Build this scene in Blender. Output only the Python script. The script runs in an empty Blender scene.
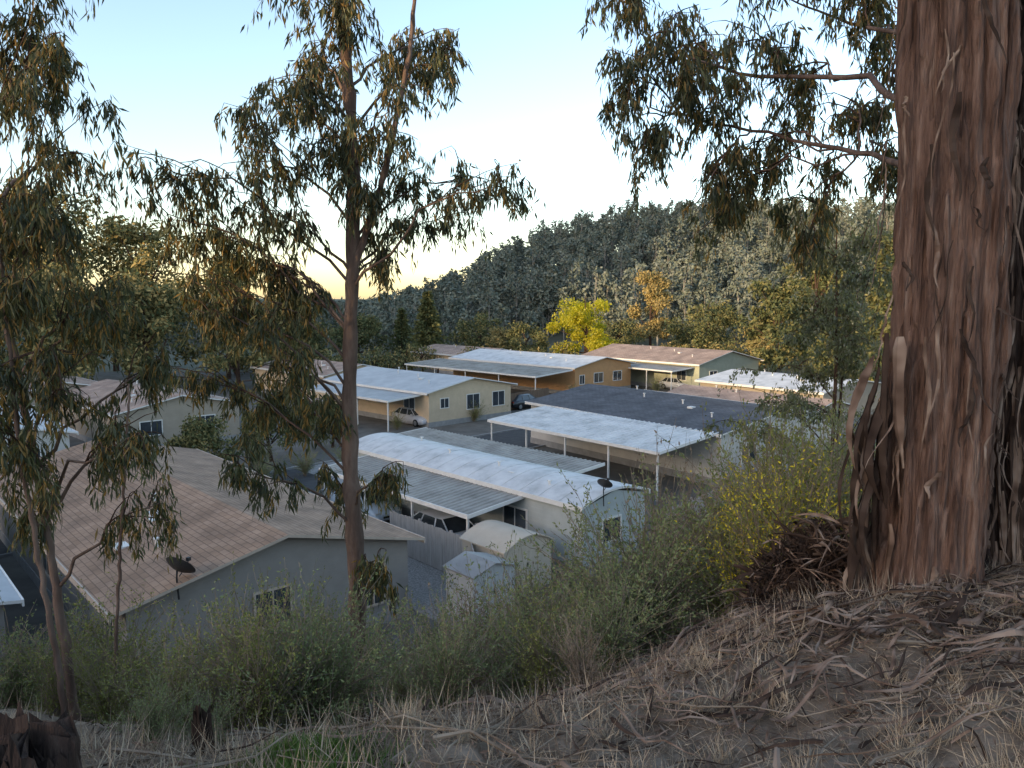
import bpy, math, random
import numpy as np
from mathutils import Vector
rng=np.random.default_rng(7); random.seed(7)
scene=bpy.context.scene
R=math.radians
# ------------------------------------------------------------------ materials
def newmat(name):
    m=bpy.data.materials.new(name); m.use_nodes=True
    nt=m.node_tree; b=nt.nodes['Principled BSDF']; return m,nt,b
def M(name,cols,scale=4,rough=.8,bump=0,bscale=None,stretch=(1,1,1),metal=0,detail=6,spec=.3,dist=.02):
    m,nt,b=newmat(name); N=nt.nodes; Lk=nt.links
    tc=N.new('ShaderNodeTexCoord'); mp=N.new('ShaderNodeMapping'); mp.inputs['Scale'].default_value=stretch
    Lk.new(tc.outputs['Object'],mp.inputs[0])
    no=N.new('ShaderNodeTexNoise'); no.inputs['Scale'].default_value=scale; no.inputs['Detail'].default_value=detail; no.inputs['Roughness'].default_value=.65
    Lk.new(mp.outputs[0],no.inputs['Vector'])
    cr=N.new('ShaderNodeValToRGB'); e=cr.color_ramp.elements
    n=len(cols)
    if n==1: cols=[tuple(c*.85 for c in cols[0]),tuple(c*1.1 for c in cols[0])]; n=2
    e[0].position=.3; e[0].color=(*cols[0],1); e[1].position=.7; e[1].color=(*cols[-1],1)
    for i in range(1,n-1):
        q=e.new(.3+.4*i/(n-1)); q.color=(*cols[i],1)
    Lk.new(no.outputs[0],cr.inputs[0]); Lk.new(cr.outputs[0],b.inputs['Base Color'])
    b.inputs['Roughness'].default_value=rough; b.inputs['Metallic'].default_value=metal
    b.inputs['Specular IOR Level'].default_value=spec
    if bump:
        n2=N.new('ShaderNodeTexNoise'); n2.inputs['Scale'].default_value=bscale or scale*3; n2.inputs['Detail'].default_value=6
        Lk.new(mp.outputs[0],n2.inputs['Vector'])
        bp=N.new('ShaderNodeBump'); bp.inputs['Strength'].default_value=bump; bp.inputs['Distance'].default_value=dist
        Lk.new(n2.outputs[0],bp.inputs['Height']); Lk.new(bp.outputs[0],b.inputs['Normal'])
    return m
def leafmat(name,cols,trans=.3,scale=1.5,rough=.5):
    m=M(name,cols,scale=scale,detail=1)
    nt=m.node_tree;N=nt.nodes;Lk=nt.links
    out=N['Material Output']
    cr=[n for n in N if n.type=='VALTORGB'][0]
    d=N.new('ShaderNodeBsdfDiffuse');gl=N.new('ShaderNodeBsdfGlossy');gl.inputs['Roughness'].default_value=.5;gl.inputs['Color'].default_value=(.8,.8,.8,1)
    mg=N.new('ShaderNodeMixShader');mg.inputs[0].default_value=.05
    t=N.new('ShaderNodeBsdfTranslucent'); mx=N.new('ShaderNodeMixShader'); mx.inputs[0].default_value=trans
    g=N.new('ShaderNodeHueSaturation'); g.inputs['Saturation'].default_value=1.1; g.inputs['Value'].default_value=1.5
    Lk.new(cr.outputs[0],g.inputs['Color']); Lk.new(g.outputs[0],t.inputs[0]);Lk.new(cr.outputs[0],d.inputs[0])
    Lk.new(d.outputs[0],mg.inputs[1]);Lk.new(gl.outputs[0],mg.inputs[2])
    Lk.new(mg.outputs[0],mx.inputs[1]); Lk.new(t.outputs[0],mx.inputs[2]); Lk.new(mx.outputs[0],out.inputs[0])
    N.remove(N['Principled BSDF'])
    return m
def farleaf(name,cols,scale=.4):
    m=M(name,cols,scale=scale,rough=.8,spec=.1,detail=1)
    nt=m.node_tree;cr=[n for n in nt.nodes if n.type=='VALTORGB'][0]
    d=nt.nodes.new('ShaderNodeBsdfDiffuse');nt.links.new(cr.outputs[0],d.inputs[0]);nt.links.new(d.outputs[0],nt.nodes['Material Output'].inputs[0]);nt.nodes.remove(nt.nodes['Principled BSDF']);return m
def siding(name,c,vertical=False):
    m=M(name,[tuple(x*.82 for x in c),c],scale=1.2,rough=.7)
    nt=m.node_tree;N=nt.nodes;Lk=nt.links;b=N['Principled BSDF']
    tc=N.new('ShaderNodeTexCoord');w=N.new('ShaderNodeTexWave'); w.wave_type='BANDS'; w.bands_direction='DIAGONAL' if vertical else 'Z'; w.wave_profile='SAW'
    w.inputs['Scale'].default_value=1.6
    Lk.new(tc.outputs['Object'],w.inputs[0])
    bp=N.new('ShaderNodeBump');bp.inputs['Strength'].default_value=.5;bp.inputs['Distance'].default_value=.03
    Lk.new(w.outputs[1],bp.inputs['Height']);Lk.new(bp.outputs[0],b.inputs['Normal'])
    return m
def shingle(name,c1,c2,cm):
    m,nt,b=newmat(name);N=nt.nodes;Lk=nt.links
    tc=N.new('ShaderNodeTexCoord');mp=N.new('ShaderNodeMapping');mp.inputs['Rotation'].default_value=(0,0,R(90))
    Lk.new(tc.outputs['Object'],mp.inputs[0])
    br=N.new('ShaderNodeTexBrick');br.inputs['Scale'].default_value=1;br.inputs['Brick Width'].default_value=.45;br.inputs['Row Height'].default_value=.2
    br.inputs['Mortar Size'].default_value=.014;br.inputs['Color1'].default_value=(*c1,1);br.inputs['Color2'].default_value=(*c2,1);br.inputs['Mortar'].default_value=(*cm,1)
    Lk.new(mp.outputs[0],br.inputs['Vector'])
    no=N.new('ShaderNodeTexNoise');no.inputs['Scale'].default_value=.8;no.inputs['Detail'].default_value=8;Lk.new(tc.outputs['Object'],no.inputs[0])
    mr=N.new('ShaderNodeMapRange');mr.inputs[1].default_value=.3;mr.inputs[2].default_value=.7;mr.inputs[3].default_value=.65;mr.inputs[4].default_value=1.2
    Lk.new(no.outputs[0],mr.inputs[0])
    mx=N.new('ShaderNodeMix');mx.data_type='RGBA';mx.blend_type='MULTIPLY';mx.inputs[0].default_value=1
    Lk.new(br.outputs[0],mx.inputs[6]);Lk.new(mr.outputs[0],mx.inputs[7]);Lk.new(mx.outputs[2],b.inputs['Base Color'])
    b.inputs['Roughness'].default_value=.9
    bp=N.new('ShaderNodeBump');bp.inputs['Strength'].default_value=.6;bp.inputs['Distance'].default_value=.02
    Lk.new(br.outputs[0],bp.inputs['Height']);Lk.new(bp.outputs[0],b.inputs['Normal'])
    return m
trim=M('trim_paint',[(.68,.65,.6),(.78,.75,.7)],scale=3,rough=.5)
glass=M('window_glass',[(.03,.035,.04),(.06,.07,.08)],scale=1,rough=.08,spec=.8)
blackm=M('black_rubber',[(.015,.015,.015),(.03,.03,.03)],scale=5,rough=.8)
darkmetal=M('dark_metal',[(.03,.03,.032),(.06,.06,.06)],scale=5,rough=.5,metal=.3)
roof_white=M('white_roof_coating',[(.42,.42,.4),(.62,.61,.59),(.74,.73,.7)],scale=.9,rough=.6,bump=.2,bscale=3,detail=10)
roof_grey=M('grey_metal_roof',[(.22,.21,.2),(.35,.34,.32)],scale=.8,rough=.5,bump=.1)
roof_weath=M('weathered_metal_roof',[(.2,.185,.16),(.33,.31,.275),(.42,.4,.36)],scale=.8,rough=.6,detail=10)
roof_blue=M('pale_metal_roof',[(.36,.37,.38),(.52,.53,.53)],scale=.7,rough=.5,detail=10)
sh_brown=shingle('brown_shingles',(.32,.2,.125),(.385,.25,.165),(.19,.12,.08))
sh_dark=shingle('dark_shingles',(.085,.087,.095),(.12,.12,.13),(.045,.045,.05))
sh_pink=shingle('faded_shingles',(.4,.27,.2),(.46,.33,.25),(.23,.16,.13))
s_grey=siding('grey_siding',(.33,.3,.27)); s_beige=siding('beige_siding',(.68,.53,.36)); s_or=siding('tan_wood_siding',(.6,.33,.15))
s_green=siding('sage_siding',(.43,.44,.33)); s_white=siding('white_siding',(.62,.59,.54)); s_lg=siding('pale_blue_siding',(.48,.51,.49))
s_tan=siding('tan_siding',(.42,.35,.27))
woodf=M('weathered_fence_wood',[(.36,.32,.28),(.5,.45,.41)],scale=6,stretch=(1,1,.2),rough=.9)
woodb=M('brown_fence_wood',[(.14,.09,.06),(.24,.16,.11)],scale=6,stretch=(1,1,.2),rough=.9)
asphalt=M('asphalt',[(.05,.05,.052),(.085,.082,.078)],scale=2,rough=.9,bump=.2,bscale=60)
concrete=M('concrete',[(.25,.24,.23),(.36,.35,.33)],scale=2,rough=.9)
gravel=M('gravel',[(.14,.125,.11),(.45,.41,.37)],scale=14,rough=.95,bump=.6,bscale=40)
# ------------------------------------------------------------------ mesh buffer
class MB:
    def __init__(s): s.V=[];s.F=[];s.I=[];s.n=0
    def add(s,V,F,mi=0):
        V=np.asarray(V,float).reshape(-1,3);F=np.asarray(F,int).reshape(-1,4)
        s.V.append(V);s.F.append(F+s.n);s.n+=len(V)
        s.I.append(np.full(len(F),mi) if np.isscalar(mi) else np.asarray(mi))
    def box(s,x0,x1,y0,y1,z0,z1,mi=0):
        V=[(x0,y0,z0),(x1,y0,z0),(x1,y1,z0),(x0,y1,z0),(x0,y0,z1),(x1,y0,z1),(x1,y1,z1),(x0,y1,z1)]
        s.add(V,[(0,3,2,1),(4,5,6,7),(0,1,5,4),(1,2,6,5),(2,3,7,6),(3,0,4,7)],mi)
    def tube(s,P,r,sides=6,mi=0):
        P=np.asarray(P,float);k=len(P);r=np.broadcast_to(np.asarray(r,float),(k,))
        T=np.gradient(P,axis=0);T/=np.linalg.norm(T,axis=1)[:,None]+1e-9
        ref=np.array([1.,0,0]) if abs(T[0,0])<.8 else np.array([0,1.,0])
        A=np.cross(T,ref);A/=np.linalg.norm(A,axis=1)[:,None]+1e-9;B=np.cross(T,A)
        a=np.linspace(0,2*np.pi,sides,endpoint=False)
        V=P[:,None]+r[:,None,None]*(np.cos(a)[None,:,None]*A[:,None]+np.sin(a)[None,:,None]*B[:,None])
        i=np.arange(k-1)[:,None];j=np.arange(sides)[None];j2=(j+1)%sides
        F=np.stack([i*sides+j,i*sides+j2,(i+1)*sides+j2,(i+1)*sides+j],-1).reshape(-1,4)
        s.add(V.reshape(-1,3),F,mi)
    def make(s,name,mats,parent=None,smooth=False,loc=None,rot=0):
        V=np.concatenate(s.V);F=np.concatenate(s.F);I=np.concatenate(s.I)
        me=bpy.data.meshes.new(name);me.vertices.add(len(V));me.vertices.foreach_set('co',V.ravel())
        me.loops.add(F.size);me.loops.foreach_set('vertex_index',F.ravel().astype(np.int32))
        me.polygons.add(len(F));me.polygons.foreach_set('loop_start',np.arange(0,F.size,4,dtype=np.int32))
        me.polygons.foreach_set('loop_total',np.full(len(F),4,dtype=np.int32))
        for m in mats: me.materials.append(m)
        me.polygons.foreach_set('material_index',I.astype(np.int32))
        me.polygons.foreach_set('use_smooth',np.full(len(F),smooth))
        me.update(calc_edges=True)
        o=bpy.data.objects.new(name,me);scene.collection.objects.link(o)
        if parent: o.parent=parent
        if loc is not None: o.location=loc
        o.rotation_euler[2]=rot
        return o
def empty(name,loc,rot=0):
    e=bpy.data.objects.new(name,None);scene.collection.objects.link(e);e.location=loc;e.rotation_euler[2]=rot;e.empty_display_size=.3;return e
def nrm(v): return v/(np.linalg.norm(v,axis=-1,keepdims=True)+1e-9)
def leaves(mb,P,D,L,W,mi):
    n=len(P);D=nrm(D);S=nrm(np.cross(D,rng.normal(size=(n,3))));L=np.broadcast_to(L,(n,))[:,None];W=np.broadcast_to(W,(n,))[:,None]
    Nn=np.cross(D,S)
    V=np.stack([P,P+.4*L*D+.5*W*S,P+L*D+.1*L*Nn,P+.4*L*D-.5*W*S],1).reshape(-1,3)
    F=np.arange(4*n).reshape(-1,4);mb.add(V,F,mi)
# ------------------------------------------------------------------ terrain
def sstep(a,b,x): t=np.clip((x-a)/(b-a),0,1);return t*t*(3-2*t)
def YC(x): return np.clip(4+.65*np.asarray(x,float),3.2,8)
def H(x,y):
    x=np.asarray(x,float);y=np.asarray(y,float)
    yc=YC(x)
    top=9.4-.15*np.minimum(y,yc)+.12*np.clip(x,0,6)-.1*np.clip(x,-3,0)
    d=y-yc;dd=.4*np.logaddexp(0,d/.4)
    z=top-.62*dd+.06*np.sin(2.1*x+.7*y)+.05*np.sin(3.7*y-1.3*x)
    z=.5*(z+np.sqrt(z*z+.05))
    z=np.where(z<.25,z*sstep(0,.25,z),z)
    far=25*sstep(165,270,y)*sstep(-60,45,x)+7*sstep(200,330,y)*(.5+.5*np.sin(x*.013))
    shade_ridge=np.interp(y,[-400,-202,-191,-88,-50,-30,0,150,250,320,380],[80,74,63,58,54,56,122,122,95,40,10])  # unseen ridge added left of view, heights shaped to shade park and far hill
    z=z+np.maximum(0,shade_ridge-z)*np.exp(-((x+230)/26.)**2)
    near=np.exp(-((x/8)**2+((y-4)/7)**2))
    return z+far+near*(.02*np.sin(9*x+5*y)+.02*np.sin(13*y-7*x+1)+.012*np.sin(21*x-17*y))
def warp(lo,hi,c0,c1,step,grow=1.09):
    a=list(np.arange(c0,c1,step));s=step;v=c1
    while v<hi: a.append(v);s*=grow;v+=s
    a.append(hi);s=step;v=c0-step
    while v>lo: a.insert(0,v);s*=grow;v-=s
    a.insert(0,lo);return np.array(a)
xs=np.union1d(warp(-1800,1800,-4,6,.08),np.arange(-300,-160,6.));ys=np.union1d(warp(-500,3000,.8,8.5,.08),np.arange(-240,20,6.))
X,Y=np.meshgrid(xs,ys);Z=H(X,Y)
Z=Z+np.exp(-((X/8)**2+((Y-4)/7)**2))*.006*rng.normal(size=X.shape)
nx,ny=len(xs),len(ys);i=np.arange(ny-1)[:,None];j=np.arange(nx-1)[None]
F=np.stack([i*nx+j,i*nx+j+1,(i+1)*nx+j+1,(i+1)*nx+j],-1).reshape(-1,4)
cy=(Y[:-1,:-1]).ravel();cx=X[:-1,:-1].ravel();cz=Z[:-1,:-1].ravel()
mi=np.where((cz<.3)&(cy<116)&(cx>-70)&(cx<90),1,np.where((cy>40)|(cx<-20),2,0))
soil=M('dry_soil',[(.1,.07,.05),(.2,.145,.1),(.32,.24,.175)],scale=5,rough=.95,bump=.8,bscale=25)
yard=M('yard_ground',[(.1,.092,.08),(.19,.175,.15)],scale=.6,rough=.95,bump=.3,bscale=20)
woodsf=M('woodland_ground',[(.09,.095,.065),(.13,.13,.09),(.17,.15,.1)],scale=.12,rough=.95)
mb=MB();mb.add(np.stack([X,Y,Z],-1),F,mi);mb.make('ground',[soil,yard,woodsf],smooth=True)
# ------------------------------------------------------------------ road
def rect_obj(name,cx,cy,l,w,ang,z,mat):
    mb=MB();mb.box(-l/2,l/2,-w/2,w/2,-.02,z);return mb.make(name,[mat],loc=(cx,cy,0),rot=ang)
rect_obj('road',8,68,110,6.5,R(46),.006,asphalt)
rect_obj('concrete_driveway',-7.5,46,16,5,R(132),.014,concrete)
rect_obj('gravel_yard',-3.2,29.4,15,4.4,R(132),.018,gravel)
mb=MB()
for sgn in (-1,1): mb.box(-55,55,sgn*3.35-.08,sgn*3.35+.08,0,.12)
mb.make('kerb',[concrete],loc=(8,68,0),rot=R(46))
# ------------------------------------------------------------------ buildings
def window(mb,face,a0,a1,z0,z1,off=0,fr=2,gl=3):
    t=.07
    def bx(a,b,c,d,p,q,mi):
        if face=='n': mb.box(a,b,off-q,off-p,c,d,mi)
        else: mb.box(off-q,off-p,a,b,c,d,mi)
    bx(a0,a1,z0,z1,.004,.02,gl)
    bx(a0-t,a0,z0-t,z1+t,.0,.05,fr);bx(a1,a1+t,z0-t,z1+t,.0,.05,fr)
    bx(a0,a1,z0-t,z0,.0,.06,fr);bx(a0,a1,z1,z1+t,.0,.05,fr)
    m=(a0+a1)/2;bx(m-.02,m+.02,z0,z1,.022,.045,fr)
def house(name,N,ang,w,l,eave,ridge,wm,rm,wins=(),oh=.4,curved=False,fascia=trim,extras=True,wtrim=None):
    e=empty(name,(N[0],N[1],0),R(ang))
    mb=MB();h=eave-.02;rr=ridge-.04
    for y in (0,l):
        mb.add([(0,y,0),(w/2,y,0),(w/2,y,rr),(0,y,h)],[(0,1,2,3)]);mb.add([(w/2,y,0),(w,y,0),(w,y,h),(w/2,y,rr)],[(0,1,2,3)])
    mb.add([(0,0,0),(0,l,0),(0,l,h),(0,0,h)],[(0,1,2,3)]);mb.add([(w,0,0),(w,l,0),(w,l,h),(w,0,h)],[(0,1,2,3)])
    mb.make('walls',[wm],e)
    mb=MB();n=8 if curved else 1;t=.09
    for sd in (0,1):
        for k in range(n):
            def pt(f):
                xx=-oh+(w/2+oh)*f
                zz=(eave+(ridge-eave)*(math.sin(f*math.pi/2) if curved else f)-(0 if curved else oh*(ridge-eave)/(w/2)*(1-f)))
                return (xx if sd==0 else w-xx),zz
            (xa,za),(xb,zb)=pt(k/n),pt((k+1)/n)
            y0,y1=-oh*.8,l+oh*.8
            V=[(xa,y0,za),(xb,y0,zb),(xb,y1,zb),(xa,y1,za),(xa,y0,za+t),(xb,y0,zb+t),(xb,y1,zb+t),(xa,y1,za+t)]
            mb.add(V,[(4,5,6,7),(0,3,2,1)],0);mb.add(V,[(0,1,5,4),(2,3,7,6)],1)
            if k==0: mb.add(V,[(3,0,4,7)],1)
    mb.make('roof',[rm,fascia],e,smooth=False)
    mb=MB()
    z0=eave-oh*(ridge-eave)/(w/2) if not curved else eave
    for xx in (-oh-.05,w+oh-.0): mb.box(xx,xx+.05,-oh*.8,l+oh*.8,z0-.1,z0+t+.01)
    mb.make('gutter',[fascia],e)
    mb=MB()
    for (f,a0,a1,b0,b1) in wins: window(mb,f,a0,a1,b0,b1)
    if wins: mb.make('windows',[wm,wm,wtrim or trim,glass],e)
    mb=MB();mb.box(-.03,w+.03,-.03,l+.03,0,.45);mb.make('skirting',[concrete],e)
    if extras:
        mb=MB()
        for k in range(4):
            x=w*(.2+.15*k*(1 if k%2 else .6));y=l*(.15+.22*k);zt=eave+(ridge-eave)*min(x,w-x)/(w/2)
            mb.tube([(x,y,zt-.05),(x,y,zt+.35)],.05,8)
            mb.box(x-.08,x+.08,y-.08,y+.08,zt+.34,zt+.38)
        x=w*.3;y=l*.3;zt=eave+(ridge-eave)*x/(w/2);mb.box(x-.2,x+.2,y-.2,y+.2,zt,zt+.18)
        mb.make('roof_vents',[trim],e)
    return e
def awning(name,N,ang,w,l,z0,z1,mat,posts=4,ribs=.32,beam=trim):
    e=empty(name,(N[0],N[1],0),R(ang))
    mb=MB();n=int(l/ribs)
    prof=[];
    for k in range(n):
        y=k*l/n;s=l/n;prof+=[(y,0),(y+s*.62,0),(y+s*.7,.045),(y+s*.92,.045)]
    prof.append((l,0));prof=np.array(prof);m=len(prof)
    a=np.stack([np.zeros(m),prof[:,0],prof[:,1]+z0],1);b=np.stack([np.full(m,w),prof[:,0],prof[:,1]+z1],1)
    ii=np.arange(m-1);mb.add(np.concatenate([a,b]),np.stack([ii,m+ii,m+ii+1,ii+1],1),0)
    mb.make('corrugated_roof',[mat],e)
    mb=MB();mb.box(-.06,0,-.03,l+.03,z0-.12,z0+.06)
    for yy in (-.05,l):
        V=[(0,yy,z0-.1),(w,yy,z1-.1),(w,yy+.05,z1-.1),(0,yy+.05,z0-.1),(0,yy,z0+.06),(w,yy,z1+.06),(w,yy+.05,z1+.06),(0,yy+.05,z0+.06)]
        mb.add(V,[(0,3,2,1),(4,5,6,7),(0,1,5,4),(1,2,6,5),(2,3,7,6),(3,0,4,7)])
    for k in range(posts):
        y=.2+(l-.4)*k/(posts-1);mb.box(.1,.19,y-.045,y+.045,0,z0+.0)
    mb.make('frame',[beam],e);return e
bfas=M('beige_fascia',[(.46,.37,.29),(.56,.46,.37)])
b=house('brown_roof_home',(-10.4,19.9),42,9.1,21,2.8,3.85,s_grey,sh_brown,
  wins=[('n',3.6,4.7,1.15,2.2),('n',7.3,8.1,.8,2.2),('w',1.2,2.0,.9,2.2),('w',9,10.4,1.1,2.1)],oh=.45,fascia=bfas,wtrim=bfas)
mb=MB();mb.box(.9,1.5,4.2,4.8,3.12,3.2);mb.box(2.4,2.8,5.6,6.0,3.4,3.5);mb.make('skylight',[trim],b)
a=house('white_mobile_home',(2.8,29.6),43,4.0,17.5,2.85,3.3,s_lg,roof_white,wins=[('n',1.2,2.3,1.2,2.1),('w',3.2,4.6,1.1,2.1),('w',8,9.5,1.1,2.1)],oh=.15,curved=True)
mb=MB()
f=lambda x:2.85+.45*math.sin(min(1,max(0,(2.15-abs(x-2))/2.15))*math.pi/2)+.092
for k in range(1,15):
    for q in range(8):
        xa=-.15+(4.3)*q/8;xb=xa+4.3/8;y=k*17.5/15
        mb.add([(xa,y,f(xa)),(xb,y,f(xb)),(xb,y+.06,f(xb)),(xa,y+.06,f(xa)),(xa,y,f(xa)+.02),(xb,y,f(xb)+.02),(xb,y+.06,f(xb)+.02),(xa,y+.06,f(xa)+.02)],[(4,5,6,7),(0,1,5,4),(3,7,6,2)])
mb.make('roof_seams',[roof_white],a)
awning('carport',(-1.75,29.9),43,3.75,11.8,2.45,2.8,roof_weath,4)
awning('carport',(2.5,36.4),43,3.0,15,2.55,2.75,roof_weath,4)
awning('white_carport',(8.0,41.2),40,5.4,15,2.75,3.25,roof_white,5,ribs=.4)
house('dark_roof_home',(12.3,44.6),37,12.5,18,3.2,4.1,s_white,sh_dark,wins=[('n',2,3.4,1.2,2.2),('n',6,7.2,1.2,2.2)],oh=.35)
house('beige_home',(-7.2,66),45,10.0,16,3.1,4.0,s_beige,roof_blue,wins=[('n',4.4,5.9,1.2,2.5),('n',7.6,9.1,1.2,2.5),('n',1.3,2.2,1.6,2.4),('w',2,3.5,1.3,2.4)],oh=.5)
awning('carport',(-10.4,63.8),45,4.1,14,2.6,2.9,roof_blue,4)
house('tan_wood_home',(7.3,88.5),44,10.5,22,3.3,4.2,s_or,roof_white,wins=[('n',3.4,5.0,1.3,2.4),('n',7,8.6,1.3,2.4),('n',.8,1.6,1.3,2.3)],oh=.5)
awning('carport',(2.6,83.5),44,6,24,2.7,3.1,roof_weath,5)
house('sage_home',(22.5,92),38,12,20,3.4,4.7,s_green,sh_pink,wins=[('n',2,3.4,1.3,2.4),('n',7.6,9.2,1.3,2.4),('w',2,3.4,1.3,2.4)],oh=.5)
awning('carport',(18.8,90),38,4.2,12,2.7,3.0,roof_grey,4)
house('white_roof_home',(26.5,65),38,11,13,3.2,3.9,s_tan,roof_white,wins=[('n',2,3.4,1.2,2.2)],oh=.4)
house('faded_roof_home',(23,58),40,5.5,14,2.6,3.2,s_tan,sh_pink,wins=[('n',2,3.4,1.2,2.0)],oh=.4)
house('grey_home',(-22.3,13.2),42,11,16,2.7,3.6,s_grey,roof_blue,wins=[('n',8,9,1.1,2.1)],oh=.4)
house('pale_home',(-28,54),45,9,16,3,3.9,s_tan,sh_pink,wins=[('n',1.5,3,1.2,2.2),('n',5.5,7,1.2,2.2)],oh=.4)
house('garage_home',(-42,62),45,10,16,3,4.0,s_tan,sh_pink,wins=[('n',1.5,3,1.2,2.2),('n',5.5,7,1.2,2.2)],oh=.4)
house('white_home',(-33,41),42,8,14,3,3.8,s_white,roof_white,wins=[('n',1.5,3,1.2,2.2),('n',5,6.4,1.2,2.2)],oh=.4)
house('ochre_home',(-5,110),42,9,16,3,3.9,s_beige,sh_pink,wins=[('n',1.5,3,1.2,2.2)],oh=.4)
house('cream_home',(-20,82),45,9,16,3,3.9,s_beige,sh_pink,wins=[('n',1.5,3,1.2,2.2),('n',5.5,7,1.2,2.2)],oh=.4)
def dish(name,loc,r,ang,tilt=50):
    e=empty(name,loc,R(ang));mb=MB();n=20;V=[];rings=6
    for q in range(rings+1):
        rr=r*q/rings
        for k in range(n):
            t=2*math.pi*k/n;V.append((rr*math.cos(t),rr*math.sin(t)*.9,.35*rr*rr/r))
    F=[(q*n+k,q*n+(k+1)%n,(q+1)*n+(k+1)%n,(q+1)*n+k) for q in range(rings) for k in range(n)]
    V=np.array(V);c,s=math.cos(R(tilt)),math.sin(R(tilt))
    V=np.stack([V[:,0],V[:,1]*c-V[:,2]*s,V[:,1]*s+V[:,2]*c+.55],1)
    mb.add(V,F);mb.make('reflector',[darkmetal],e,smooth=True)
    mb=MB();mb.tube([(0,0,-.3),(0,.05,.3),(0,.02,.55)],.025,8);mb.tube([(0,-.05,.35),(0,-.35*1,.55),(0,-.42,.72)],.014,6);mb.box(-.05,.05,-.47,-.37,.68,.78)
    mb.make('mast',[darkmetal],e)
dish('satellite_dish',(-9.3,20.7,3.0),.46,160)
dish('satellite_dish',(3.7,30.3,3.05),.33,150)
def shed(name,loc,ang,w,d,h,rm,wm,curved=True):
    e=empty(name,loc,R(ang));n=10;mb=MB()
    pr=[(-.08+(w+.16)*k/n, h+(.42 if curved else .3)*(math.sin(math.pi*k/n) if curved else 1-abs(2*k/n-1))) for k in range(n+1)]
    for k in range(n):
        (xa,za),(xb,zb)=pr[k],pr[k+1]
        V=[(xa,-.1,za),(xb,-.1,zb),(xb,d+.1,zb),(xa,d+.1,za),(xa,-.1,za+.05),(xb,-.1,zb+.05),(xb,d+.1,zb+.05),(xa,d+.1,za+.05)]
        mb.add(V,[(4,5,6,7),(0,3,2,1),(0,1,5,4),(2,3,7,6)])
        if k in(0,): mb.add(V,[(3,0,4,7)])
        if k==n-1: mb.add(V,[(1,2,6,5)])
    mb.make('roof',[rm],e)
    mb=MB()
    for k in range(n):
        xa=w*k/n;xb=w*(k+1)/n
        for y in (0,d): mb.add([(xa,y,0),(xb,y,0),(xb,y,pr[k+1][1]+.01),(xa,y,pr[k][1]+.01)],[(0,1,2,3)])
    for x in (0,w): mb.add([(x,0,0),(x,d,0),(x,d,h+.01),(x,0,h+.01)],[(0,1,2,3)])
    mb.make('walls',[wm],e)
    mb=MB();mb.box(w*.25,w*.495,-.04,-.005,.1,h-.15);mb.box(w*.505,w*.75,-.04,-.005,.1,h-.15);mb.box(w*.46,w*.48,-.07,-.041,1,1.15,1);mb.make('doors',[wm,darkmetal],e)
    return e
beige=M('beige_plastic',[(.46,.38,.29),(.56,.48,.38)],scale=2,rough=.6)
shed('storage_shed',(-.3,27.4,0),43,2.5,2.4,1.75,M('beige_shed_roof',[(.5,.41,.31),(.6,.51,.4)],scale=1),beige)
shed('storage_shed',(-1.3,25.0,0),43,1.9,1.5,1.7,roof_grey,siding('grey_shed',(.52,.52,.51)),False)
def fence(name,p0,p1,h,mat,z=0):
    p0=Vector(p0);p1=Vector(p1);L=(p1-p0).length;mb=MB();n=int(L/.15)
    for k in range(n):
        hh=h+random.uniform(-.03,.03);mb.box(k*.15,k*.15+.135,-.01+random.uniform(-.006,.006),.012,.05,hh)
    for zz in (.4,h-.35): mb.box(0,L,.014,.06,zz,zz+.09)
    for k in range(int(L/2.2)+1): mb.box(k*2.2-.05,k*2.2+.05,.014,.11,0,h+.05)
    mb.make(name,[mat],loc=(p0[0],p0[1],z),rot=math.atan2(p1[1]-p0[1],p1[0]-p0[0]))
fence('wooden_fence',(-5.4,33.2),(-1.6,28.9),1.8,woodf)
fence('wooden_fence',(-1.6,28.9),(-1.3,26.8),1.8,woodf)
fence('brown_wooden_fence',(-16,17.2),(-10.5,19.2),1.7,woodb)
fence('wooden_fence',(7.0,33.5),(14.5,42),1.8,woodf)
fence('wooden_fence',(14.5,42),(26,50),1.9,woodf)
fence('wooden_fence',(-2,74),(4,82),1.7,woodb)
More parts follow.
